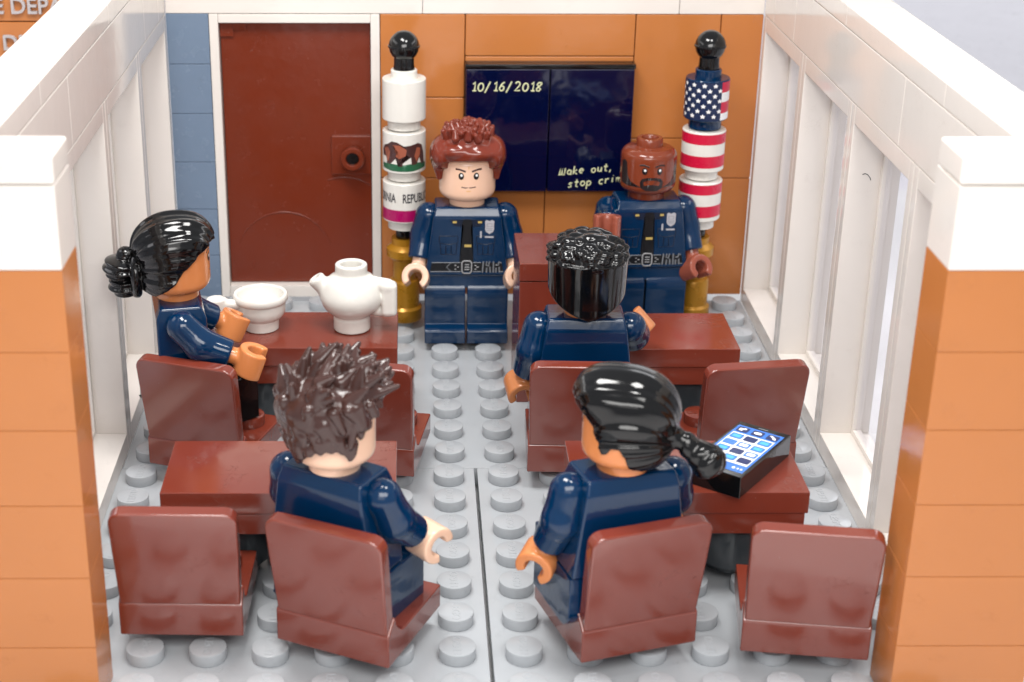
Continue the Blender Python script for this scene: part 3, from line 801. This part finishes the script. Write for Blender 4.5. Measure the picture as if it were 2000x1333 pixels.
def face(head, kind):
    r = .637
    F = lambda h: (lambda u, z, d: (-(r + h + d) * math.sin(u / r), (r + h + d) * math.cos(u / r), z))
    P = lambda name, polys, h, mat, st=.05: print_obj(name, poly_bm(polys, st), F(h), mat, head)
    S = lambda name, lines, w, h, mat: print_obj(name, stroke_bm(lines, w, .2), F(h), mat, head)
    ez = .80 if kind != 'bald' else .76
    for s in (-1, 1):
        e = P("eye", [oval(.17 * s, ez, .062, .082)], .003, I['black'], 0)
        P("eye_glint", [oval(.17 * s + .008, ez + .02, .028, .032, 10)], .006, I['white'], 0)
        if kind == 'light' or kind == 'bald':
            if kind == 'bald': S("eyebrow", [[(.29 * s, ez + .125), (.20 * s, ez + .14), (.07 * s, ez + .10)]], .02, .001, I['black']); continue
            S("eyebrow", [[(.30 * s, ez + .155), (.22 * s, ez + .155), (.15 * s, ez + .138), (.07 * s, ez + .11)]], .024, .001, I['brow'] if kind == 'light' else I['black'])
        else:
            S("eyebrow", [[(.28 * s, ez + .11), (.18 * s, ez + .15), (.09 * s, ez + .13)]], .014, .001, I['black'])
    S("mouth", [[(-.16, ez - .255), (-.08, ez - .265), (.06, ez - .265), (.16, ez - .25)]], .014, .001, I['brow'])
    if kind == 'light':
        P("lip_shade", [oval(0, ez - .345, .06, .014, 10)], .002, I['crease'], 0); P("forehead_crease", [oval(0.0, ez + .2, .012, .045, 8)], .002, I['crease'], 0)
    if kind == 'bald':
        g = [(-.25, .36), (-.27, .50), (-.22, .58), (-.1, .61), (0, .585), (.1, .61), (.22, .58), (.27, .50), (.25, .36), (.12, .30), (-.12, .30)]
        inner = [(-.17, .42), (-.19, .50), (-.1, .55), (.1, .55), (.19, .50), (.17, .42), (.05, .445), (-.05, .445)]
        P("goatee", [g], .002, I['goatee']); P("mouth_skin", [inner], .004, M['dark'])
        S("lips", [[(-.11, .50), (.11, .50)]], .010, .005, I['brow'])
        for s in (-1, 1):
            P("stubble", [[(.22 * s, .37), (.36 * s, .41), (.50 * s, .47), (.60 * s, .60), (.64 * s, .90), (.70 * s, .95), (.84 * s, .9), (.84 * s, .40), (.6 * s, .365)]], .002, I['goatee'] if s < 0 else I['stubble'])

def noise3(P, f, seed=0):
    r = np.random.default_rng(seed); v = 0
    for i in range(6):
        k = r.normal(size=3); k = k / np.linalg.norm(k) * f * r.uniform(.7, 1.4); v = v + np.sin(P[0] * k[0] + P[1] * k[1] + P[2] * k[2] + r.uniform(0, 6.3))
    return v / 6
# ---- hair pieces
def hairline(P, deg, zz):
    """lower edge of the hair as a height over the angle from the face (0) to the nape (180)"""
    th = np.degrees(np.arctan2(np.abs(P[0]), P[1]))
    return np.interp(th, deg, zz).astype(np.float32)
def locks(P, h, n, seed, place, k, keep=None):
    r = np.random.default_rng(seed)
    for i in range(n):
        q = place(r, i)
        if q is None: continue
        a, b, ra, rb = q
        h = smin(h, cap(P, a, b, ra, rb), k)
    return h
def hair_swept(P):      # chestnut, tousled top, puffed sides
    x, y, z = P
    h = ell(P, (0, -.06, 1.20), (.78, .80, .50))
    h = smin(h, ell(P, (0, .05, 1.45), (.60, .62, .42)), .14)
    for s in (-1, 1):
        h = smin(h, ell(P, (.60 * s, .15, 1.22), (.26, .50, .36)), .10)
        h = smin(h, cap(P, (.66 * s, .22, 1.1), (.64 * s, .26, .68), .17, .07), .08)
    h = smin(h, ell(P, (-.18, .55, 1.30), (.42, .22, .16)), .08)
    h = smin(h, ell(P, (.26, .52, 1.34), (.36, .22, .18)), .05)
    def pl(r, i):
        a = i * 2.39996; q = math.sqrt((i + .5) / 64) * .56
        cx, cy = q * math.cos(a), q * math.sin(a) + .12; cz = 1.46 + .40 * math.sqrt(max(0, 1 - (q / .66) ** 2))
        d = np.array((cx * .55 + r.normal() * .25, cy * .5 + .05 + r.normal() * .25, .7)); d /= np.linalg.norm(d)
        p = np.array((cx, cy, cz)); return p - d * .05, p + d * r.uniform(.03, .12), .095, r.uniform(.045, .065)
    h = locks(P, h, 64, 3, pl, .015)
    h = h + .008 * noise3(P, 16, 2)
    ax = np.abs(x)
    h = smax(h, hairline(P, (0, 25, 44, 50, 58, 72, 90, 120, 180), (1.17, 1.15, 1.10, .74, .58, .60, .50, .30, .16)) - z, .03)
    return h
def hair_spiky(P):      # dark brown, messy layered locks
    x, y, z = P
    h = ell(P, (0, -.06, 1.06), (.78, .84, .60))
    h = smin(h, ell(P, (0, .32, 1.36), (.60, .56, .26)), .12)
    def pl(r, i):
        a = r.uniform(0, 2 * PI); t = r.uniform(.15, 1.25)
        n = np.array((math.sin(t) * math.cos(a), math.sin(t) * math.sin(a), math.cos(t)))
        base = np.array((0, 0.0, 1.12)) + n * np.array((.80, .88, .62))
        d = n * .55 + np.array((r.normal() * .4, .35 + r.normal() * .35, .25)); d /= np.linalg.norm(d)
        return base - d * .12, base + d * r.uniform(.10, .30), .145, .04
    h = locks(P, h, 62, 11, pl, .022)
    def pl2(r, i):
        a = r.uniform(-2.9, 2.9) - PI / 2
        zt = r.uniform(.36, 1.15); rr = .68 + .12 * (zt - .36)
        c = np.array((math.cos(a) * rr, math.sin(a) * rr * 1.03, zt)); tang = np.array((-math.sin(a), math.cos(a), 0))
        d = np.array((0, .35, -1.0)) * .9 + tang * r.normal() * .3 + np.array((math.cos(a), math.sin(a), 0)) * .12; d /= np.linalg.norm(d)
        return c - d * .16, c + d * .18, .10, .045
    h = locks(P, h, 110, 21, pl2, .03)
    def pl3(r, i):
        u = -.5 + i / 9.0
        c = np.array((u, .62 - .25 * u * u, 1.36)); d = np.array((u * .3, 1.0, .30 + r.normal() * .15)); d /= np.linalg.norm(d)
        return c - d * .3, c + d * r.uniform(.18, .32), .14, .035
    h = locks(P, h, 10, 31, pl3, .03)
    th = np.degrees(np.arctan2(np.abs(x), y))
    L = hairline(P, (0, 30, 48, 62, 76, 82, 92, 98, 112, 132, 152, 166, 180), (1.20, 1.18, 1.12, 1.0, .76, .48, .42, .56, .60, .54, .36, .18, .04))
    return smax(h, L + .02 * np.sin(th * .55) - z, .025)
def hair_flat(P):       # black, bumpy top, smooth faded sides
    x, y, z = P
    r2 = (np.abs(x / .72) ** 2.4 + np.abs((y + .02) / .74) ** 2.4) ** (1 / 2.4)
    side = smax((r2 - (1.0 + .05 * np.clip((z - .3), 0, 1))) * .72, z - 1.16, .03)
    h = smin(side, ell(P, (0, -.02, 1.12), (.70, .71, .48)), .03)
    rr_ = np.random.default_rng(5)
    n = 62
    for i in range(n):
        ct = 1 - (i + .5) / n * 1.02; st = math.sqrt(max(0, 1 - ct * ct)); a = i * 2.39996 + rr_.normal() * .12
        c = np.array((st * math.cos(a) * .66, st * math.sin(a) * .67 - .02, 1.11 + ct * .455))
        w = rr_.uniform(.12, .18)
        h = smin(h, ell(P, c, (w, rr_.uniform(.11, .15), rr_.uniform(.075, .095))), .03)
    h = smax(h, hairline(P, (0, 35, 50, 60, 85, 105, 125, 150, 168, 180), (1.12, 1.12, 1.0, .60, .50, .50, .40, .24, .13, .08)) - z, .02)
    return h
def hair_pony(P):       # black helmet swept to a low ponytail
    x, y, z = P
    h = ell(P, (0, -.05, .98), (.75, .79, .66))
    h = smin(h, ell(P, (0, .30, 1.20), (.64, .50, .40)), .15)
    h = smin(h, ell(P, (0, -.05, .5), (.70, .72, .55)), .1)
    a = np.arctan2(np.abs(x), z - .35 + .12 * y)
    g = np.zeros_like(x)
    for c, w, am in ((.30, .09, .020), (.78, .10, .050), (1.12, .07, .032), (1.5, .07, .028)):
        g = g + am * np.exp(-((a - c) / w) ** 2)
    h = h + g * np.clip((y + 1.1) * 2, .3, 1) + .004 * np.sin(a * 40)
    h = smin(h, cap(P, (0, -.70, .62), (0, -.98, .50), .18, .13), .08)
    kn = smin(ell(P, (0, -.97, .48), (.18, .12, .19)), ell(P, (.0, -.95, .58), (.12, .11, .11)), .06)
    t = cap(P, (0, -1.04, .44), (0, -1.28, .27), .18, .28)
    t = smax(t, -(z - .0) * .8 - (y + 1.34) * .6, .06)
    ta = np.arctan2(x, (y + 1.2) * .66 + (z - .25) * .75)
    t = t + .009 * np.sin(ta * 9)
    h = smax(h, hairline(P, (0, 30, 44, 54, 64, 71, 78, 84, 94, 102, 108, 130, 180), (1.16, 1.14, 1.04, .82, .56, .44, .47, .57, .58, .44, .24, .16, .14)) - z, .03)
    return smin(smin(h, kn, .03), t, .06)
def hair_bun(P):        # black, combed strands to a knotted bun
    x, y, z = P
    h = ell(P, (0, -.05, .98), (.75, .77, .66))
    h = smin(h, ell(P, (0, .22, 1.10), (.66, .50, .48)), .15)
    h = smin(h, ell(P, (0, -.05, .5), (.70, .71, .55)), .1)
    a = np.arctan2(x, z - .6)
    h = h + .018 * np.sin(a * 13 + 1.2 * np.sin(y * 2.2)) + .008 * np.sin(a * 31 + y * 3)
    y = y - .09; yy, zz = y + 1.08, z - .46
    b1 = ell(P, (0, -1.01, .62), (.42, .34, .24)); b2 = ell(P, (0, -.97, .27), (.37, .30, .22))
    b1 = b1 + .026 * np.sin(zz * 42 + yy * 6); b2 = b2 + .026 * np.sin(zz * 42 + 2)
    tor = np.sqrt((np.sqrt(x * x + zz * zz) - .36) ** 2 + (y + .84) ** 2) - .10
    b = smin(smin(b1, b2, .015), tor, .015); b = smin(b, ell(P, (.0, -.92, .88), (.18, .17, .13)), .015)
    h = smax(h, hairline(P, (0, 30, 50, 62, 78, 92, 110, 135, 180), (1.15, 1.12, 1.0, .86, .66, .44, .26, .13, .10)) - z, .03)
    return smin(h, b, .03)
HAIR = {'swept': (hair_swept, 'hairred'), 'spiky': (hair_spiky, 'hairbrn'), 'flat': (hair_flat, 'hairblk'), 'pony': (hair_pony, 'hairblk'), 'bun': (hair_bun, 'hairblk')}

def figure(loc, rz, skin, hair, label, sit=False, head_rz=0, arms=((0, 0), (0, 0)), hand_mat=None, kind='light', legs='navy', leg_rz=0, leg_dy=0.0, rise=0.0):
    """arms: ((left pitch, left wrist roll), (right pitch, right wrist roll)) in degrees, left/right of the figure"""
    root = empty("toy_figure", loc, R_(rz), label, "toy figure", "toy police officers")
    dz = rise
    t = obj("torso", torso_me, M['navy'], root, wn=True, loc=(0, 0, TB + dz))
    uniform(t)
    hp_ = obj("hips", hips_me, M['navy'] if legs == 'navy' else M['dgrey'], root, wn=True, loc=(0, leg_dy, dz), rot=(0, 0, R_(leg_rz)))
    lr = Matrix.Rotation(R_(leg_rz), 3, 'Z')
    for s in (-1, 1):
        p = lr @ Vector((.49 * s, 0, HIPZ + dz)) + Vector((0, leg_dy, 0))
        obj("leg", leg_me, M[legs], root, wn=True, loc=p, rot=(R_(90) if sit else 0, 0, R_(leg_rz)))
    for s, (pitch, roll) in ((-1, arms[0]), (1, arms[1])):
        A = obj("arm", armR if s > 0 else armL, M['navy'], root, loc=(.75 * s, 0, TB + dz + 1.30), rot=(R_(pitch), 0, 0))
        H = obj("hand", hand_me, hand_mat or skin, A)
        d = Vector((fd[0] * s, fd[1], fd[2]))
        q = Vector((0, 0, -1)).rotation_difference(d)
        H.rotation_mode = 'QUATERNION'
        H.rotation_quaternion = q @ Euler((0, 0, R_(roll))).to_quaternion()
        H.location = Vector((AW[0] * s, AW[1], AW[2])) + d * .05
    h = obj("head", head_me, skin, root, loc=(0, 0, TB + dz + 1.62), rot=(0, 0, R_(head_rz)))
    face(h, kind)
    if hair:
        fn, mk = HAIR[hair]
        lo, hi = {'pony': ((-1, -1.75, -.3), (1, 1, 1.9)), 'bun': ((-1, -1.55, -.05), (1, 1, 1.95)), 'spiky': ((-1.25, -1.25, 0), (1.25, 1.35, 2.1))}.get(hair, ((-1.05, -1.05, -.05), (1.05, 1.05, 2.15)))
        obj("hair", sdf_mesh("hair", fn, lo, hi, .017), M[mk], h)
    return root

SZ = .8 + .45 - HIPZ     # seated lift so that the thigh rests on the seat
figure((0.0, .95, .21), 180, M['light'], 'swept', "standing officer with swept chestnut hair and frown, left of the lectern", arms=((0, 8), (0, -8)), head_rz=1)
figure((4.17, 1.45, .21), 183, M['dark'], None, "standing bald officer with black goatee, right of the lectern", arms=((0, 25), (74, 0)), hand_mat=M['handdk'], kind='bald', head_rz=-3)
figure((2.03, -5.62, SZ + .04), -1, M['tan2'], 'flat', "seated officer with black textured flat-top hair, seen from behind at the back right table", sit=True, arms=((-8, 12), (50, 40)), kind='tan')
figure((-2.46, -11.80, SZ), -31, M['light'], 'spiky', "seated officer with messy dark brown spiky hair, in the left foreground", sit=True, head_rz=-38, arms=((20, 0), (20, 75)), kind='light')
figure((1.95, -11.95, SZ + .08), 17, M['tan'], 'pony', "seated officer with smooth black ponytail, in the right foreground", sit=True, head_rz=55, arms=((-3, -40), (20, 0)), kind='tan')
figure((-5.72, -5.35, SZ + .28), -78, M['tan'], 'bun', "seated officer with black hair in a bun, turned to the cup at the left windows", sit=True, head_rz=-4, arms=((33, 10), (42, -8)), kind='tan', legs='black', leg_rz=30, leg_dy=.0)

# a stray fibre stuck to the third right-hand window
bm = stroke_bm([[(0, .05), (.05, .07), (.1, .05), (.15, -.01), (.17, -.06)]], .008, 1.0)
mapped(bm, lambda u, z, d: (7.27 + u, -4.752 - d, 5.80 + z))
tag(obj("dust_fibre", mesh_from_bm(bm, "dust_fibre"), M['dgrey']), "short dark curled fibre stuck high on the right window frame", "fibre")

# ------------------------------------------------------------------ render defaults
scene.render.engine = 'CYCLES'
scene.cycles.max_bounces = 8
scene.cycles.transparent_max_bounces = 12
scene.cycles.use_adaptive_sampling = True
scene.render.film_transparent = False
